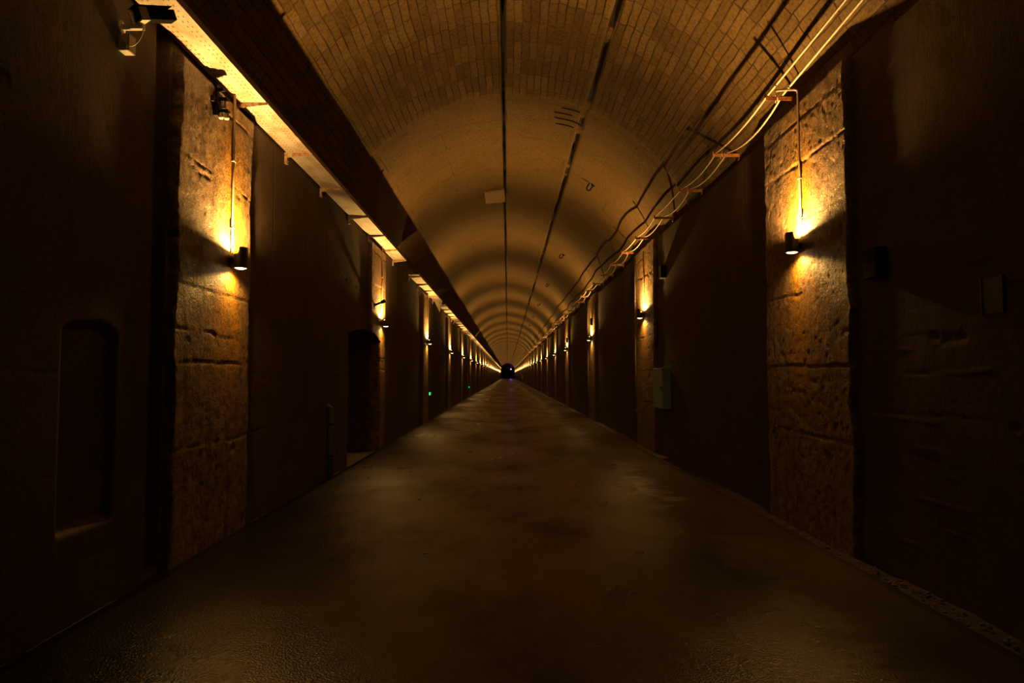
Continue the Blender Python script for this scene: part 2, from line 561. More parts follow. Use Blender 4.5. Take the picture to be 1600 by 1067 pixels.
def build_wall(name, side):
    parts = []
    ztop = 4.95 if side < 0 else 4.75
    zf = np.arange(-0.10, ztop + 0.001, 0.0175)
    zc = np.arange(-0.10, ztop + 0.06, 0.055)
    segs = [(np.arange(3.0, 9.6, 0.0175), zf, True), (np.arange(9.6 - 0.001, 18.5, 0.03), zf, True),
            (np.arange(18.49, 46.0, 0.075), zc, False), (np.arange(45.95, END + 45.0, 0.25), zc, False),
            (np.arange(START, 3.05, 0.12), zc, False)]
    co, quads, stn, prs, base = [], [], [], [], 0
    for ys, zs, det in segs:
        X, Y, Z, st, pr = wall_grid(side, ys, zs, det)
        prs.append(pr.reshape(-1))
        ny, nz = X.shape
        co.append(np.stack([X, Y, Z], -1).reshape(-1, 3)); stn.append(st.reshape(-1))
        a = base + (np.arange(ny - 1)[:, None] * nz + np.arange(nz - 1)[None, :])
        a = a.reshape(-1)
        q = np.stack([a, a + nz, a + nz + 1, a + 1], -1)
        quads.append(q[:, ::-1] if side > 0 else q)
        base += ny * nz
    o = grid_mesh(name, np.concatenate(co), np.concatenate(quads), M['wall'])
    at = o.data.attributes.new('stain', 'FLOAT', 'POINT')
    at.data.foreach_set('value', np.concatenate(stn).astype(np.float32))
    at = o.data.attributes.new('old_pour', 'FLOAT', 'POINT')
    at.data.foreach_set('value', np.concatenate(prs).astype(np.float32))
    return tag(o, kind='structure')


def grid_mesh(name, co, quads, mat, smooth=True):
    me = bpy.data.meshes.new(name)
    me.vertices.add(len(co)); me.vertices.foreach_set('co', co.astype(np.float32).ravel())
    nq = len(quads)
    me.loops.add(nq * 4); me.loops.foreach_set('vertex_index', quads.astype(np.int32).ravel())
    me.polygons.add(nq)
    me.polygons.foreach_set('loop_start', np.arange(0, nq * 4, 4, dtype=np.int32))
    try: me.polygons.foreach_set('loop_total', np.full(nq, 4, dtype=np.int32))
    except Exception: pass
    me.polygons.foreach_set('use_smooth', np.full(nq, smooth, dtype=bool))
    me.update(calc_edges=True)
    me.validate()
    return mesh_obj(name, me, mat)


tag(build_wall('wall_left', -1), 'dark left tunnel wall of stained concrete pours with lamps and tray')
tag(build_wall('wall_right', 1), 'pitted right tunnel wall of stained concrete under the pale cables')

# ------------------------------------------------------------------ vault


def build_vault():
    th0 = math.acos((WL - 0.06 - VX) / VR)
    th1 = math.acos((WR + 0.08 - VX) / VR)
    ths = list(np.linspace(th0, th1, 130))
    g1, g2 = math.acos((-0.07 - VX) / VR), math.acos((1.38 - VX) / VR)
    w1, w2 = 0.042 / VR, 0.048 / VR
    for g_, w in ((g1, w1), (g2, w2)):
        ths = [t for t in ths if abs(t - g_) > w * 1.6]
        ths += [g_ - w * 1.05, g_ - w * 0.9, g_ - w * 0.4, g_, g_ + w * 0.4, g_ + w * 0.9, g_ + w * 1.05]
    ths = np.array(sorted(ths, reverse=True))
    ys = np.concatenate([np.arange(START, 3, 0.5), np.arange(3, 24, 0.12), np.arange(24, 80, 0.4), np.arange(80, END + 45.1, 1.5)])
    ys = np.array(sorted(set(np.round(np.concatenate([ys, [11.98, 12.0]]), 3))))
    Yg, T = np.meshgrid(ys, ths, indexing='ij')
    R = np.full_like(T, VR) + np.where(Yg < 11.99, -0.02, 0.012)
    R += 0.008 * np.where((Yg // 9.4) % 2 < 1, 1.0, -1.0) * (Yg > 13)
    R += 0.012 * fbm(Yg * 0.8, T * 3.0, 3)
    off1 = 0.010 * fbm(Yg * 0.9, Yg * 0 + 4.4, 3) / VR
    off2 = (0.03 * fbm(Yg * 0.5, Yg * 0 + 8.1, 4) + np.where(Yg < 11.99, -0.02, 0.02)) / VR
    T2 = T + np.where(np.abs(T - g1) < w1 * 1.2, off1, 0) + np.where(np.abs(T - g2) < w2 * 1.2, off2, 0)
    rough1 = np.clip(0.9 + 0.8 * fbm(Yg * 2.0, Yg * 0 + 1.7, 3), 0.15, 1.3)
    rough2 = np.clip(0.75 + 1.3 * fbm(Yg * 1.3, Yg * 0 + 6.7, 3), 0.0, 1.3) * np.where((Yg > 11.6) & (Yg < 12.6), 0.15, 1.0)
    SX = np.where(np.cos(T) > 0, 1.02, 1.0)
    R += 0.08 * rough1 * (np.abs(T - g1) < w1 * 0.95) + 0.08 * rough2 * (np.abs(T - g2) < w2 * 0.95)
    co = np.stack([VX + R * np.cos(T2) * SX, Yg, VZ + R * np.sin(T2)], -1).reshape(-1, 3)
    ny, nt_ = Yg.shape
    a = (np.arange(ny - 1)[:, None] * nt_ + np.arange(nt_ - 1)[None, :]).reshape(-1)
    quads = np.stack([a, a + 1, a + nt_ + 1, a + nt_], -1)
    o = grid_mesh('ceiling', co, quads, M['vault'])
    me = o.data
    me.materials.append(M['joint'])
    col = np.tile(np.arange(nt_ - 1), ny - 1)
    tm = (ths[:-1] + ths[1:]) / 2
    groove = (np.abs(tm - g1) < w1 * 0.93) | (np.abs(tm - g2) < w2 * 0.93)
    r2 = rough2[:-1, :-1].reshape(-1)
    isg2 = (np.abs(tm - g2) < w2 * 0.93)[col]
    mi = (groove[col] & ~(isg2 & (r2 < 0.3))).astype(np.int32)
    me.polygons.foreach_set('material_index', mi)
    uvl = me.uv_layers.new(name='UVMap')
    uv = np.stack([(math.pi - T) * VR, Yg], -1).reshape(-1, 2)
    vi = np.zeros(len(me.loops), dtype=np.int32); me.loops.foreach_get('vertex_index', vi)
    uvl.data.foreach_set('uv', uv[vi].astype(np.float32).ravel())
    return tag(o, 'board-marked concrete barrel vault with two dark joint lines', kind='structure')


build_vault()

# ------------------------------------------------------------------ floor
SL, SR = -2.785, 2.92


def build_floor():
    xs = np.concatenate([[SL, SL], np.linspace(SL, SR, 60), [SR, SR]])
    ys = np.concatenate([np.arange(START, 2, 0.5), np.arange(2, 24, 0.08), np.arange(24, 80, 0.4), np.arange(80, END + 45.1, 2.0)])
    Yg, X = np.meshgrid(ys, xs, indexing='ij')
    Zg = 0.004 * fbm(X * 1.3, Yg * 1.3, 4)
    edge = 0.012 * fbm(Yg * 3.0, Yg * 0 + 3.0, 4)
    X = X + np.where(np.arange(len(xs))[None, :] > 55, edge, 0) * (X > 2.9) + edge * 0.5 * (X < SL + 0.01)
    Zg[:, 0] = -0.09; Zg[:, -1] = -0.09
    Zg[:, 1] -= 0.006; Zg[:, -2] -= 0.006
    co = np.stack([X, Yg, Zg], -1).reshape(-1, 3)
    ny, nx = Yg.shape
    a = (np.arange(ny - 1)[:, None] * nx + np.arange(nx - 1)[None, :]).reshape(-1)
    o = grid_mesh('floor', co, np.stack([a, a + 1, a + nx + 1, a + nx], -1), M['floor'])
    tag(o, 'dark damp concrete floor slab of the tunnel with wet sheen', kind='structure')
    for nm, x0, x1, lab in (('trim_1', WL - 2.7, SL + 0.03, 'narrow dark gutter strip at the foot of the left wall'),
                            ('trim_2', SR - 0.03, WR + 0.12, 'brown silty gutter strip at the foot of the right wall')):
        xs = np.linspace(x0, x1, 14)
        ys = np.concatenate([np.arange(START, 2, 0.5), np.arange(2, 22, 0.05), np.arange(22, END + 45.1, 0.8)])
        Yg, X = np.meshgrid(ys, xs, indexing='ij')
        Zg = -0.035 + 0.022 * fbm(X * 5, Yg * 3.2, 4)
        co = np.stack([X, Yg, Zg], -1).reshape(-1, 3)
        ny, nx = Yg.shape
        a = (np.arange(ny - 1)[:, None] * nx + np.arange(nx - 1)[None, :]).reshape(-1)
        tag(grid_mesh(nm, co, np.stack([a, a + 1, a + nx + 1, a + nx], -1), M['gutter']), lab, kind='structure')


build_floor()

# ------------------------------------------------------------------ far portal and the unlit length behind it


def portal():
    mb = MB()
    n = 48
    out, inn = [], []
    for k in range(n + 1):
        t = math.pi * (1 - k / n)
        out.append((VX + 0.08 + 3.9 * math.cos(t), VZ + 3.9 * math.sin(t)))
        inn.append((VX + 0.08 + 2.85 * math.cos(t), VZ - 0.1 + 2.75 * math.sin(t)))
    out = [(out[0][0], -0.1)] + out + [(out[-1][0], -0.1)]
    inn = [(inn[0][0], -0.1)] + inn + [(inn[-1][0], -0.1)]
    vs = [[mb.bm.verts.new((p[0], y, p[1])) for p in pts] for pts, y in ((out, END), (inn, END), (inn, END + 1.2), (out, END + 1.2))]
    for a, b in zip(vs, vs[1:] + vs[:1]):
        for k in range(len(a) - 1):
            mb.bm.faces.new((a[k], a[k + 1], b[k + 1], b[k]))
    o = mb.build('trim_3', M['wall'])
    tag(o, 'plain concrete portal arch narrowing the far end of the tunnel', kind='structure')
    mb = MB()
    mb.box((-4.2, END + 45, -0.2), (4.4, END + 45.3, 7.2))
    tag(mb.build('wall_far', M['wall']), 'unlit wall closing the dark length beyond the portal', kind='structure')


portal()

# ------------------------------------------------------------------ wall lamps


def make_lamp(side):
    """origin at the wall face; the cylinder stands off into the tunnel (local +x is into the tunnel)"""
    t = empty('wall_lamp')
    off, r, hh = 0.11, 0.065, 0.130
    mm = Matrix.Translation((off, 0, 0))
    n = 32
    az = [2 * math.pi * k / n for k in range(n)]
    rim = [0.008 + 0.072 * float(sstep(-0.06, 0.14, math.cos(a))) for a in az]      # rim raised on the tunnel side, a shape invented to cut the beam
    lz = hh - 0.070                                                                # lens plane
    bm = bmesh.new()
    loops = []
    low = [0.010] * n                                                              # the lower rim is shallow all round
    for rr, zs in ((r - 0.006, [-(lz - 0.004)] * n), (r - 0.006, [-(lz + q) for q in low]), (r, [-(lz + q) for q in low]),
                   (r, [lz + q for q in rim]), (r - 0.006, [lz + q for q in rim]), (r - 0.006, [lz - 0.004] * n)):
        loops.append([bm.verts.new((off + rr * math.cos(a), rr * math.sin(a), z)) for a, z in zip(az, zs)])
    for a, b_ in zip(loops, loops[1:]):
        for k in range(n):
            bm.faces.new((a[k], a[(k + 1) % n], b_[(k + 1) % n], b_[k]))
    bmesh.ops.recalc_face_normals(bm, faces=bm.faces)
    me = bpy.data.meshes.new('housing'); bm.to_mesh(me); bm.free()
    mesh_obj('housing', me, M['lamp'], t)
    b = MB(); b.box((-0.03, -0.045, -0.06), (0.012, 0.045, 0.06), bevel=0.004); b.box((0.0, -0.018, -0.03), (off - r + 0.012, 0.018, 0.03))
    b.build('mounting_bracket', M['lamp'], t)
    for s in (1, -1):
        lb = MB(); lb.lathe([(r - 0.007, s * (lz - 0.002)), (r * 0.80, s * (lz + 0.010)), (r * 0.45, s * (lz + 0.018)), (0.0001, s * (lz + 0.020))], 20, mm)
        lo = lb.build('lens', M['lens'], t, recalc=False)
        lo.data.flip_normals() if s < 0 else None
        ld = bpy.data.lights.new('lamp_beam', 'SPOT')
        ld.energy = UP_W if s > 0 else DOWN_W
        ld.color = LIGHT_COL
        ld.spot_size = math.radians(176 if s > 0 else 160)
        ld.spot_blend = 0.52
        ld.shadow_soft_size = 0.022
        lt = bpy.data.objects.new('lamp_beam', ld)
        COL.objects.link(lt)
        lt.parent = t
        lt.location = (off, 0, s * (lz + 0.028))
        lt.rotation_euler = (math.pi, 0, 0) if s > 0 else (0, 0, 0)
    return t


lamp0 = make_lamp(1)
first = True
for side, ys, z in ((-1, LAMP_L, ZL), (1, LAMP_R, ZR)):
    for k, y in enumerate(ys):
        o = lamp0 if first else copy_tree(lamp0)
        first = False
        o.location = ((WL + PIER - 0.005) if side < 0 else (WR - PIER + 0.005), y, z + 0.02 * (random.random() - 0.5) * (k > 1))
        o.rotation_euler = (0, 0, 0 if side < 0 else math.pi)
        w = 'left' if side < 0 else 'right'
        if k < 12:
            lab = f'black up-and-down lamp on the {w} wall, {ORD[k]} along it from the viewer'
            if k == 0:
                lab = 'black up-and-down lamp on the left wall below the insulator bracket, nearest the viewer' if side < 0 else \
                      'black up-and-down lamp on the pitted right wall, nearest the viewer'
        else:
            lab = f'tiny lamp deep in the far row on the {w} wall, past its twelfth lamp'
        tag(o, lab, 'wall lamp', f'lamps along the {w} wall')

# ------------------------------------------------------------------ left cable tray, its brackets and conduits
TZ, TX0, TX1 = 4.45, -2.835, -2.525


def tray(y0, y1, label, hang=False):
    mb = MB()
    t = 0.003
    mb.box((TX0, y0, TZ), (TX1, y1, TZ + t))
    for x in (TX0, TX1 - t):
        mb.box((x, y0, TZ + t), (x + t, y1, TZ + 0.06))
    for x, d in ((TX0, 1), (TX1, -1)):
        mb.box((min(x, x + d * 0.014), y0, TZ + 0.06), (max(x, x + d * 0.014), y1, TZ + 0.063))
    o = mb.build('cable_tray', M['tray'])
    tag(o, label, 'cable tray', 'perforated tray along the left wall')
    if hang:   # torn flap of the tray floor bent down at the end
        fb = MB()
        fb.prism([(TX0 + 0.02, y1 - 0.35, TZ), (TX1, y1 - 0.02, TZ), (TX1 - 0.10, y1 - 0.05, TZ - 0.42)], (0, 0.004, 0.002))
        fb.build('torn_flap', M['tray'], o)
    return o


tray(START, 17.0, 'long perforated cream cable tray on the left wall running past the security camera')
tray(19.3, 26.4, 'cable tray section with a torn hanging flap, after the gap in the tray', True)
tray(27.6, 60.0, 'third cable tray section on the left wall, beyond the torn flap')
tray(60.4, END - 6, 'far cable tray section dwindling towards the tunnel end')


def make_tray_bracket():
    t = empty('tray_bracket')
    a = MB()
    a.prism([(-0.03, 0, 0), (0.33, 0, 0), (0.33, 0, -0.022), (0.0, 0, -0.062), (-0.03, 0, -0.062)], (0, 0.004, 0))
    a.box((-0.03, 0.0, -0.004), (0.33, 0.035, 0.0))
    a.build('arm', M['bracket'], t)
    p = MB(); p.box((-0.05, -0.02, -0.14), (0.012, 0.045, 0.0), bevel=0.002)
    for zz in (-0.045, -0.11):
        p.lathe([(0.009, 0.010), (0.009, 0.019), (0.0001, 0.019)], 6, Matrix.Translation((0, 0.0125, zz)) @ Matrix.Rotation(math.pi / 2, 4, 'Y'))
    p.build('wall_plate', M['bracket'], t)
    return t


br0 = make_tray_bracket()
by = [7.03, 8.66, 10.3, 12.15, 13.8, 15.4, 16.85, 19.6, 21.3, 22.9, 24.5, 25.85, 27.9, 29.6]
while by[-1] < 150:
    by.append(by[-1] + 1.68)
for k, y in enumerate(by):
    o = br0 if k == 0 else copy_tree(br0)
    o.location = (WL + 0.022, y, TZ - 0.001)
    j = k
    if k == 0: lab = 'rusty tray bracket directly over the conduit of the nearest left lamp'
    elif k < 14: lab = f'steel bracket under the cream tray, {ORD[j]} one going away from the security camera'
    else: lab = 'small far bracket under the cable tray beyond the torn flap'
    tag(o, lab, 'bracket', 'brackets under the cable tray')


def conduit_left():
    t = empty('lamp_conduit')
    mb = MB(); mb.tube([(0, 0, 1.70), (0, 0, 0.09)], 0.0125, 10)
    mb.build('pipe', M['conduit'], t)
    for z in (1.02, 0.34):
        c = MB(); c.box((-0.024, -0.032, z - 0.009), (0.016, 0.032, z + 0.009), bevel=0.003)
        c.build('clip', M['conduit'], t)
    return t


cl0 = conduit_left()
for k, y in enumerate(LAMP_L):
    o = cl0 if k == 0 else copy_tree(cl0)
    o.location = (WL + PIER + 0.014, y - 0.005, ZL)
    lab = 'grey conduit down the stained left wall to the nearest left lamp' if k == 0 else (
        f'conduit dropping from the tray to the {ORD[k]} lamp of the left wall' if k < 12 else 'far conduit above a tiny left wall lamp')
    tag(o, lab, 'conduit', 'conduits above the left lamps')

# ------------------------------------------------------------------ right cable run
RB = [4.3, 7.32, 9.25, 11.05, 13.0, 14.95, 16.75]
while RB[-1] < 150:
    RB.append(RB[-1] + 1.9)
RZ = 4.64


def make_cable_bracket():
    t = empty('cable_bracket')
    a = MB()
    a.box((-0.37, -0.02, -0.005), (0.04, 0.02, 0.0))
    a.box((-0.37, -0.02, -0.045), (0.04, -0.015, 0.0))
    a.box((-0.37, -0.02, 0.0), (-0.362, 0.02, 0.035))
    a.build('arm', M['rust'], t)
    p = MB(); p.box((-0.015, -0.035, -0.09), (0.07, 0.035, 0.05), bevel=0.003)
    p.build('wall_plate', M['rust'], t)
    s = MB(); s.tube([(-0.245, -0.026, -0.055), (-0.245, -0.026, 0.030), (-0.245, 0.028, 0.030), (-0.245, 0.028, -0.055)], 0.004, 6)
    s.build('tie', M['cable'], t)
    return t


cb0 = make_cable_bracket()
for k, y in enumerate(RB):
    if k == 0: continue          # the next support lies behind the viewer's view
    o = cb0 if k == 1 else copy_tree(cb0)
    o.location = (WR + 0.01, y, RZ)
    if k == 1: lab = 'rusty cable bracket on the right wall over the nearest right lamp'
    elif k < 12: lab = f'rusty bracket carrying the two pale cables, {ORD[k - 1]} one counted from the nearest right lamp'
    else: lab = 'small far bracket carrying the two pale cables'
    tag(o, lab, 'bracket', 'brackets under the right cables')


def cable(xoff, label, sagk, seedv):
    r = random.Random(seedv)
    pts = []
    stops = [START + 1] + RB + list(np.arange(RB[-1] + 1.9, END - 8, 1.9))
    for i, (a, b) in enumerate(zip(stops, stops[1:])):
        n = 10 if a < 40 else 3
        sag = sagk * (0.7 + 0.6 * r.random()) * (0.3 if i < 2 else 1)
        sx = 0.05 * (r.random() - 0.5)
        xa = 0.015 * math.sin(i * 2.1 + seedv)
        xb = 0.015 * math.sin((i + 1) * 2.1 + seedv)
        za, zb = (0.14 if i < 2 else 0.0), (0.14 if i < 1 else 0.0)
        ia, ib_ = (0.05 if i < 2 else 0.0), (0.05 if i < 1 else 0.0)
        for q in range(n):
            s = q / n
            pts.append((WR + xoff - ia * (1 - s) - ib_ * s + xa * (1 - s) + xb * s + sx * 4 * s * (1 - s), a + (b - a) * s, RZ + 0.020 + za * (1 - s) + zb * s - sag * 4 * s * (1 - s)))
    mb = MB(); mb.tube(pts, 0.0115, 7)
    tag(mb.build('cable', M['cable']), label, 'cable', 'pale cables along the right wall')


cable(-0.32, 'pale sagging cable on the tips of the rusty right brackets', 0.06, 1)
cable(-0.17, 'pale sagging cable on the rusty right brackets, the one closer to the wall', 0.10, 2)


def conduit_right(bent):
    t = empty('lamp_conduit')
    mb = MB()
    pts = [(-0.26, -0.05, 1.64), (-0.12, -0.02, 1.665), (-0.03, 0.0, 1.675), (-0.008, 0, 1.665), (0.0, 0, 1.63), (0, 0, 0.95), (0.004, 0, 0.09)]
    if not bent: pts = [(0, 0, 1.46), (0, 0, 0.95), (0.004, 0, 0.09)]
    mb.tube(pts, 0.0125, 10)
    mb.build('pipe', M['conduit'], t)
    for z in (0.72, 0.30):
        c = MB(); c.box((-0.016, -0.032, z - 0.009), (0.024, 0.032, z + 0.009), bevel=0.003)
        c.build('clip', M['conduit'], t)
    return t


cr0 = conduit_right(False)
for k, y in enumerate(LAMP_R):
    o = conduit_right(True) if k == 0 else (cr0 if k == 1 else copy_tree(cr0))
    o.location = (WR - PIER - 0.016, y - 0.02, ZR)
    lab = 'bent conduit from the pale cables down to the nearest right lamp' if k == 0 else (
        f'conduit dropping from the pale cables to the {ORD[k]} lamp of the right wall' if k < 12 else 'far conduit above a tiny right wall lamp')
    tag(o, lab, 'conduit', 'conduits above the right lamps')

# full-height downpipes on the right wall, just past some lamps
dp0 = None
for k, y in enumerate([16.55, 26.4, 36.6, 45.3]):
    if dp0 is None:
        dp0 = empty('downpipe')
        mb = MB(); mb.tube([(0, 0, 4.50), (0, 0, -0.04)], 0.035, 12); mb.build('pipe', M['conduit'], dp0)
        for z in (0.75, 2.1, 3.4):
            c = MB(); c.box((-0.042, -0.055, z - 0.012), (0.045, 0.055, z + 0.012), bevel=0.004); c.build('clip', M['bracket'], dp0)
    o = dp0 if k == 0 else copy_tree(dp0)
    o.location = (WR - 0.052, y, 0)
    tag(o, f'brown downpipe from cables to floor just past the {ORD[k + 1]} lamp of the right wall', 'pipe', 'downpipes on the right wall')

# ------------------------------------------------------------------ security camera on the left wall


def tomat(d, upv=(0, 0, 1)):
    d = Vector(d).normalized(); s = d.cross(Vector(upv)).normalized(); u = s.cross(d)
    return Matrix((s, d, u)).transposed().to_4x4()


cc = empty('security_camera', (WL, 4.95, 4.17))
Mh = Matrix.Translation((0.160, -0.050, 0.062)) @ tomat((0.59, 0.73, 0.36)) @ Matrix.Scale(0.86, 4)      # local y runs from the window to the rear
b = MB(); b.box((-0.055, 0.03, -0.045), (0.055, 0.30, 0.045), Mh, 0.008); b.build('body', M['black'], cc)
b = MB()
b.prism([Mh @ Vector(p) for p in ((-0.066, -0.02, -0.056), (0.066, -0.02, -0.056), (0.066, -0.02, 0.050), (0.050, -0.02, 0.062), (-0.050, -0.02, 0.062), (-0.066, -0.02, 0.050))],
        (Mh.to_3x3() @ Vector((0, 0.07, 0))))
b.build('front_hood', M['white'], cc)
b = MB(); b.box((-0.056, -0.024, -0.040), (0.056, -0.018, 0.052), Mh); w_ = b.build('window', M['glass'], cc)
b = MB(); b.lathe([(0.024, -0.028), (0.024, -0.022), (0.015, -0.022), (0.012, -0.026), (0.0001, -0.026)], 20, Mh @ Matrix.Rotation(-math.pi / 2, 4, 'X') @ Matrix.Translation((0.0, 0.0, 0.0)))
b.build('lens', M['black'], w_)
b = MB(); b.box((-0.070, -0.05, 0.062), (0.070, 0.28, 0.067), Mh, 0.002); b.build('sun_shield', M['black'], cc)
b = MB(); b.box((0.0, -0.018, -0.018), (0.17, 0.018, 0.016), None, 0.004); b.box((0.135, -0.018, 0.0), (0.17, 0.018, 0.05), None, 0.004); b.build('arm', M['white'], cc)
b = MB(); b.lathe([(0.045, -0.02), (0.045, 0.010), (0.034, 0.016), (0.0001, 0.016)], 24, Matrix.Rotation(math.pi / 2, 4, 'Y')); b.build('wall_flange', M['white'], cc)
b = MB(); b.tube([(0.10, -0.03, 0.01), (0.085, -0.05, 0.075), (0.12, -0.055, 0.10), (0.155, -0.05, 0.085), (0.17, -0.03, 0.03)], 0.004, 6); b.build('lead', M['white'], cc)
b = MB()
lp = []
for k in range(15):
    t_ = k / 14
    a_ = math.pi * (0.08 + 1.02 * t_)
    lp.append((0.115 + 0.085 * math.cos(a_), -0.05, 0.06 * (1 - t_) - 0.035 - 0.165 * math.sin(a_) * (1 if t_ < 0.8 else 1)))
b.tube(lp, 0.0045, 6); b.build('cable_loop', M['white'], cc)
tag(cc, 'white and black box security camera on an arm beside the cream cable tray', 'security camera')

jb = empty('camera_junction_box', (WL, 4.97, 4.06))
b = MB(); b.box((-0.02, -0.045, -0.075), (0.065, 0.045, 0.05), None, 0.006); b.build('box', M['white'], jb)
b = MB(); b.box((0.065, -0.045, -0.075), (0.078, 0.045, 0.05), None, 0.003); b.build('lid', M['pale'], jb)
tag(jb, 'small pale junction box right below the security camera arm', 'junction box')

# ------------------------------------------------------------------ iron bracket with insulator knobs
ib = empty('insulator_bracket', (WL + PIER, 6.42, 4.20))
b = MB()
b.box((-0.03, -0.06, -0.145), (0.04, 0.06, 0.085), None, 0.006)
b.box((0.0, -0.12, -0.03), (0.03, 0.06, 0.025), None, 0.004)
b.box((-0.03, -0.03, 0.085), (0.02, 0.03, 0.17), None, 0.004)
b.box((-0.03, -0.03, 0.115), (0.075, 0.03, 0.135), None, 0.004)
b.build('back_plate', M['iron'], ib)
for zz, ln in ((0.025, 0.075), (-0.090, 0.085)):
    a = MB(); a.box((0.04, -0.03, zz - 0.010), (0.04 + ln, 0.03, zz + 0.016), None, 0.003); a.build('arm', M['iron'], ib)
for xx, yy, zz in ((0.075, 0, -0.022), (0.06, -0.02, -0.140), (0.105, 0.0, -0.140)):
    k_ = MB(); k_.lathe([(0.0001, -0.030), (0.018, -0.026), (0.025, -0.008), (0.019, 0.008), (0.022, 0.020), (0.012, 0.036), (0.0001, 0.038)], 16, Matrix.Translation((xx, yy, zz)))
    k_.build('insulator', M['porcelain'], ib)
tag(ib, 'black iron wall bracket with three pale insulator knobs under the cable tray', 'bracket')

wf = empty('wall_fitting', (WL + PIER - 0.01, 14.25, 3.08))
b = MB(); b.tube([(-0.03, 0, -0.03), (0.06, 0.0, 0.0), (0.16, 0.02, 0.045)], [0.03, 0.024, 0.02], 10); b.build('arm', M['iron'], wf)
b = MB(); b.lathe([(0.0001, -0.05), (0.032, -0.045), (0.04, 0.0), (0.034, 0.04), (0.0001, 0.05)], 14, Matrix.Translation((0.19, 0.03, 0.06)) @ Matrix.Rotation(1.2, 4, 'Y')); b.build('head', M['iron'], wf)
b = MB(); b.box((-0.03, -0.05, -0.10), (0.02, 0.05, 0.02), None, 0.004); b.build('base_plate', M['iron'], wf)
tag(wf, 'small black stub fitting sticking out above the second left lamp', 'fitting')

# ------------------------------------------------------------------ left drain pipe
dr = empty('drain_pipe', (WL + 0.045, 10.95, 0.0))
b = MB()
pts = [(0, 0, -0.03), (0, 0, 1.02)] + [(-0.085 * (1 - math.cos(a)), -0.03 * (1 - math.cos(a)), 1.02 + 0.085 * math.sin(a)) for a in np.linspace(0.25, 1.57, 6)] + [(-0.19, -0.05, 1.105)]
b.tube(pts, 0.042, 14); b.build('pipe', M['pvc'], dr)
for z in (0.32, 0.82):
    c = MB(); c.lathe([(0.046, z - 0.015), (0.05, z - 0.01), (0.05, z + 0.01), (0.046, z + 0.015)], 16); c.box((-0.09, -0.02, z - 0.01), (-0.04, 0.02, z + 0.01)); c.build('clamp', M['iron'], dr)
tag(dr, 'grey drain pipe with a bent top standing against the dark left wall', 'pipe')

# ------------------------------------------------------------------ cabinets and boxes on the right wall


def cabinet(y0, y1, z0, z1, depth, mat, label, name='electrical_cabinet'):
    t = empty(name, (WR - PIER if False else WR, y0, z0))
    w, h = y1 - y0, z1 - z0
    b = MB(); b.box((-depth + 0.02, 0, 0), (0.004, w, h), None, 0.006); b.build('body', M[mat], t)
    b = MB(); b.box((-depth, 0.008, 0.008), (-depth + 0.018, w - 0.008, h - 0.008), None, 0.004); d = b.build('door', M[mat], t)
    b = MB(); b.box((-depth - 0.014, 0.05, h * 0.46), (-depth + 0.002, 0.075, h * 0.56), None, 0.003); b.build('handle', M['iron'], d)
    tag(t, label, 'electrical cabinet')
    return t


cabinet(13.3, 14.1, 0.94, 1.74, 0.17, 'blue', 'pale blue-grey electrical cabinet low on the right wall below the second lamp')
cabinet(139.0, 141.0, 0.75, 1.75, 0.30, 'porcelain', 'tiny pale cabinet far down the right wall near the tunnel end')

bx0 = None
for k, (y, z) in enumerate([(13.7, 3.68), (25.0, 3.55), (35.3, 3.4), (5.75, 2.55)]):
    if bx0 is None:
        bx0 = empty('wall_box')
        b = MB(); b.box((-0.09, -0.10, -0.13), (0.03, 0.10, 0.13), None, 0.006); b.build('box', M['iron'], bx0)
        b = MB(); b.box((-0.102, -0.094, -0.124), (-0.089, 0.094, 0.124), None, 0.003); b.build('lid', M['iron'], bx0)
    o = bx0 if k == 0 else copy_tree(bx0)
    o.location = (WR - (PIER if k in (1, 2) else 0.0) * 0.6, y, z)
    lab = ['black box on the dark right wall beside the second right lamp', 'black box on the right wall beside the third right lamp',
           'black box on the right wall beside the fourth right lamp', 'black box low in the dark, on the viewer side of the nearest right lamp'][k]
    tag(o, lab, 'box', 'black boxes on the right wall')

cp = empty('cover_plate', (WR, 4.42, 2.12))
b = MB(); b.box((-0.015, -0.10, -0.12), (0.03, 0.10, 0.12), None, 0.004); b.build('plate', M['pvc'], cp)
for y_ in (-0.095, 0.095):
    b = MB(); b.box((-0.024, y_ - 0.01, -0.125), (-0.010, y_ + 0.01, 0.125), None, 0.003); b.build('flange', M['pvc'], cp)
tag(cp, 'small flush grey cover plate in the unlit right wall nearest the viewer', 'cover plate')

# ------------------------------------------------------------------ green indicators low on the left wall
for k, (y, z) in enumerate([(25.0, 0.93), (50.5, 0.72)]):
    t = empty('exit_indicator', (WL, y, z))
    b = MB(); b.box((-0.05, -0.09, -0.10), (0.06, 0.09, 0.10), None, 0.006); b.build('case', M['black'], t)
    b = MB(); b.box((0.055, -0.03, -0.06), (0.064, 0.03, 0.05), None, 0.003); b.box((0.01, -0.095, -0.06), (0.045, -0.089, 0.05)); b.build('green_lens', M['green'], t)
    tag(t, ['nearer of two tiny green indicator lights low on the left wall', 'farther of two tiny green indicator lights low on the left wall'][k], 'indicator light', 'green indicators on the left wall')

# ------------------------------------------------------------------ things on the vault


def vault_pt(x, dr=0.0):
    t = math.acos((x - VX) / VR)
    return Vector((VX + (VR + dr) * math.cos(t) * (1.02 if math.cos(t) > 0 else 1.0), 0, VZ + (VR + dr) * math.sin(t))), Vector((-math.cos(t), 0, -math.sin(t)))


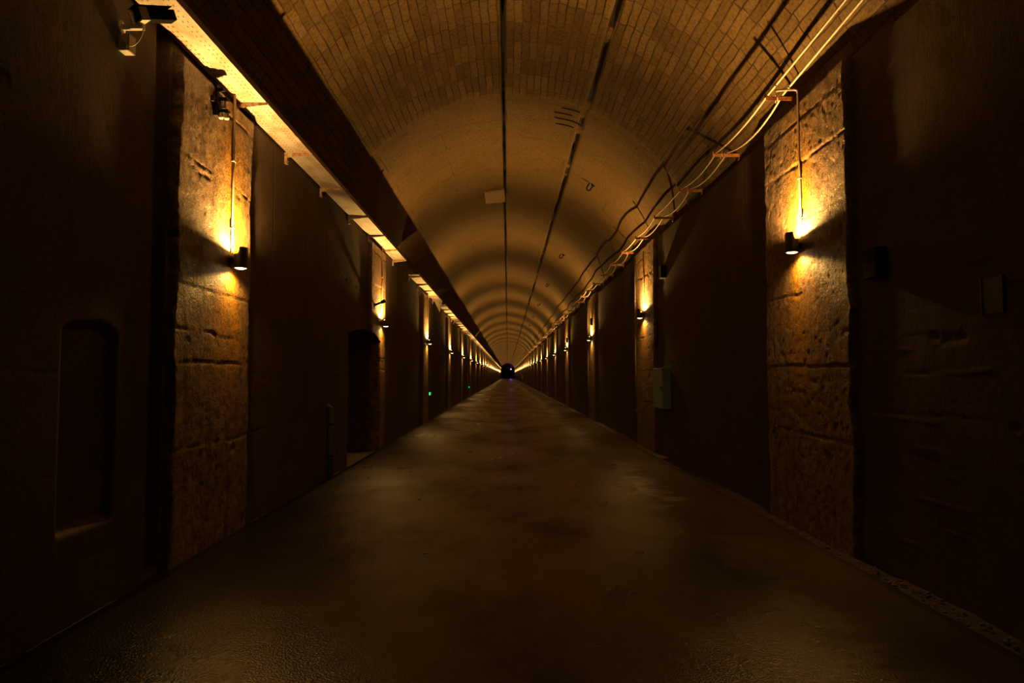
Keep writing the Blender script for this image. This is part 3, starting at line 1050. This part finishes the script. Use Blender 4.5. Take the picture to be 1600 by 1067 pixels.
p, nrm = vault_pt(-0.36)
cbx = empty('ceiling_box', (p.x, 18.5, p.z))
b = MB(); b.box((-0.27, -0.14, -0.26), (0.27, 0.14, 0.05), Matrix.Rotation(-0.10, 4, 'Y'), 0.01); b.build('box', M['pale'], cbx)
b = MB(); b.box((-0.235, -0.152, -0.225), (0.235, -0.138, -0.03), Matrix.Rotation(-0.10, 4, 'Y'), 0.004); b.build('cover', M['pale'], cbx)
tag(cbx, 'pale flat box fixed to the vault crown beside the central dark joint', 'box')

hk0 = None
for k, (x, y) in enumerate([(1.93, 15.8), (1.98, 24.9), (1.95, 33.2), (1.95, 42.5), (1.95, 51.3), (1.95, 60.5), (1.95, 70.0), (1.95, 79.0)]):
    p, nrm = vault_pt(x)
    if hk0 is None:
        hk0 = empty('hook')
        b = MB()
        b.tube([(0.05, 0, 0.06), (0.05, 0, -0.13)] + [(0.05 * math.cos(a), 0, -0.13 - 0.05 * math.sin(a)) for a in np.linspace(0.3, math.pi - 0.3, 8)] + [(-0.05, 0, -0.13), (-0.05, 0, -0.02)], 0.017, 8)
        b.build('bar', M['iron'], hk0)
        b = MB(); b.box((0.01, -0.04, -0.012), (0.09, 0.04, 0.03), None, 0.004); b.build('plate', M['iron'], hk0)
    o = hk0 if k == 0 else copy_tree(hk0)
    o.location = (p.x, y, p.z)
    o.rotation_euler = (0, math.atan2(-nrm.x, -nrm.z), 0.3)
    lab = 'large black U-shaped hook hanging from the right side of the vault, nearest one' if k == 0 else f'small dark hook on the right side of the vault, {ORD[k]} counted from the viewer'
    tag(o, lab, 'hook', 'hooks on the vault')

rb = empty('exposed_rebar', (1.1, 12.5, vault_pt(1.1)[0].z))
base = Vector((1.1, 12.5, vault_pt(1.1)[0].z))
for k, (xa, xb, dy) in enumerate([(0.98, 1.30, -0.20), (0.86, 1.18, 0.06), (0.88, 1.40, 0.32), (0.92, 1.26, 0.60)]):
    pts = []
    for q in np.linspace(xa, xb, 7):
        pp, _ = vault_pt(q, 0.012 - 0.012)
        pts.append(Vector((pp.x, 12.5 + dy + 0.03 * math.sin(q * 9), pp.z - 0.004)) - base)
    b = MB(); b.tube(pts, 0.010, 8); b.build('bar', M['iron'], rb)
tag(rb, 'four dark exposed reinforcing bars in the vault beside the second joint', 'rebar')

# ------------------------------------------------------------------ rubble in the right gutter
mb = MB()
r_ = random.Random(4)
for k in range(170):
    y = 3.2 + abs(r_.gauss(0, 1)) * 2.2 if k < 120 else r_.uniform(4, 22)
    x = r_.uniform(2.96, 3.13)
    s = r_.uniform(0.005, 0.018)
    res = bmesh.ops.create_icosphere(mb.bm, subdivisions=1, radius=s, matrix=Matrix.Translation((x, y, -0.022 + s * 0.3)) @ Matrix.Rotation(r_.random() * 6, 4, 'Z') @ Matrix.Diagonal((1.3, 0.9, 0.6, 1)))
    for v in res['verts']:
        v.co += Vector((r_.uniform(-1, 1), r_.uniform(-1, 1), r_.uniform(-1, 1))) * s * 0.25
tag(mb.build('rubble', M['stone']), 'crumbs of broken concrete in the gutter along the right wall', 'rubble', None, 'stuff')

# ------------------------------------------------------------------ purple lamp beyond the portal
pl = empty('signal_lamp', (1.45, END + 2.2, 4.15))
b = MB(); b.lathe([(0.155, 0.0), (0.2, 0.03), (0.2, 0.3), (0.12, 0.36), (0.0001, 0.36)], 20, Matrix.Rotation(math.pi / 2, 4, 'X') @ Matrix.Translation((0, 0, -0.4))); b.build('housing', M['lamp'], pl)
b = MB(); b.lathe([(0.0001, 0.08), (0.11, 0.06), (0.15, 0.0), (0.15, -0.02)], 20, Matrix.Rotation(math.pi / 2, 4, 'X')); b.build('purple_lens', M['purple'], pl)
b = MB(); b.tube([(0, 0.2, 0.3), (0, 0.2, 2.4)], 0.03, 8); b.build('hanger', M['lamp'], pl)
ld = bpy.data.lights.new('signal_glow', 'POINT'); ld.energy = 150; ld.color = (0.5, 0.05, 1.0); ld.shadow_soft_size = 0.1
lt = bpy.data.objects.new('signal_glow', ld); COL.objects.link(lt); lt.parent = pl; lt.location = (0, -0.3, 0)
tag(pl, 'small glowing purple lamp hanging in the dark beyond the far portal', 'lamp')
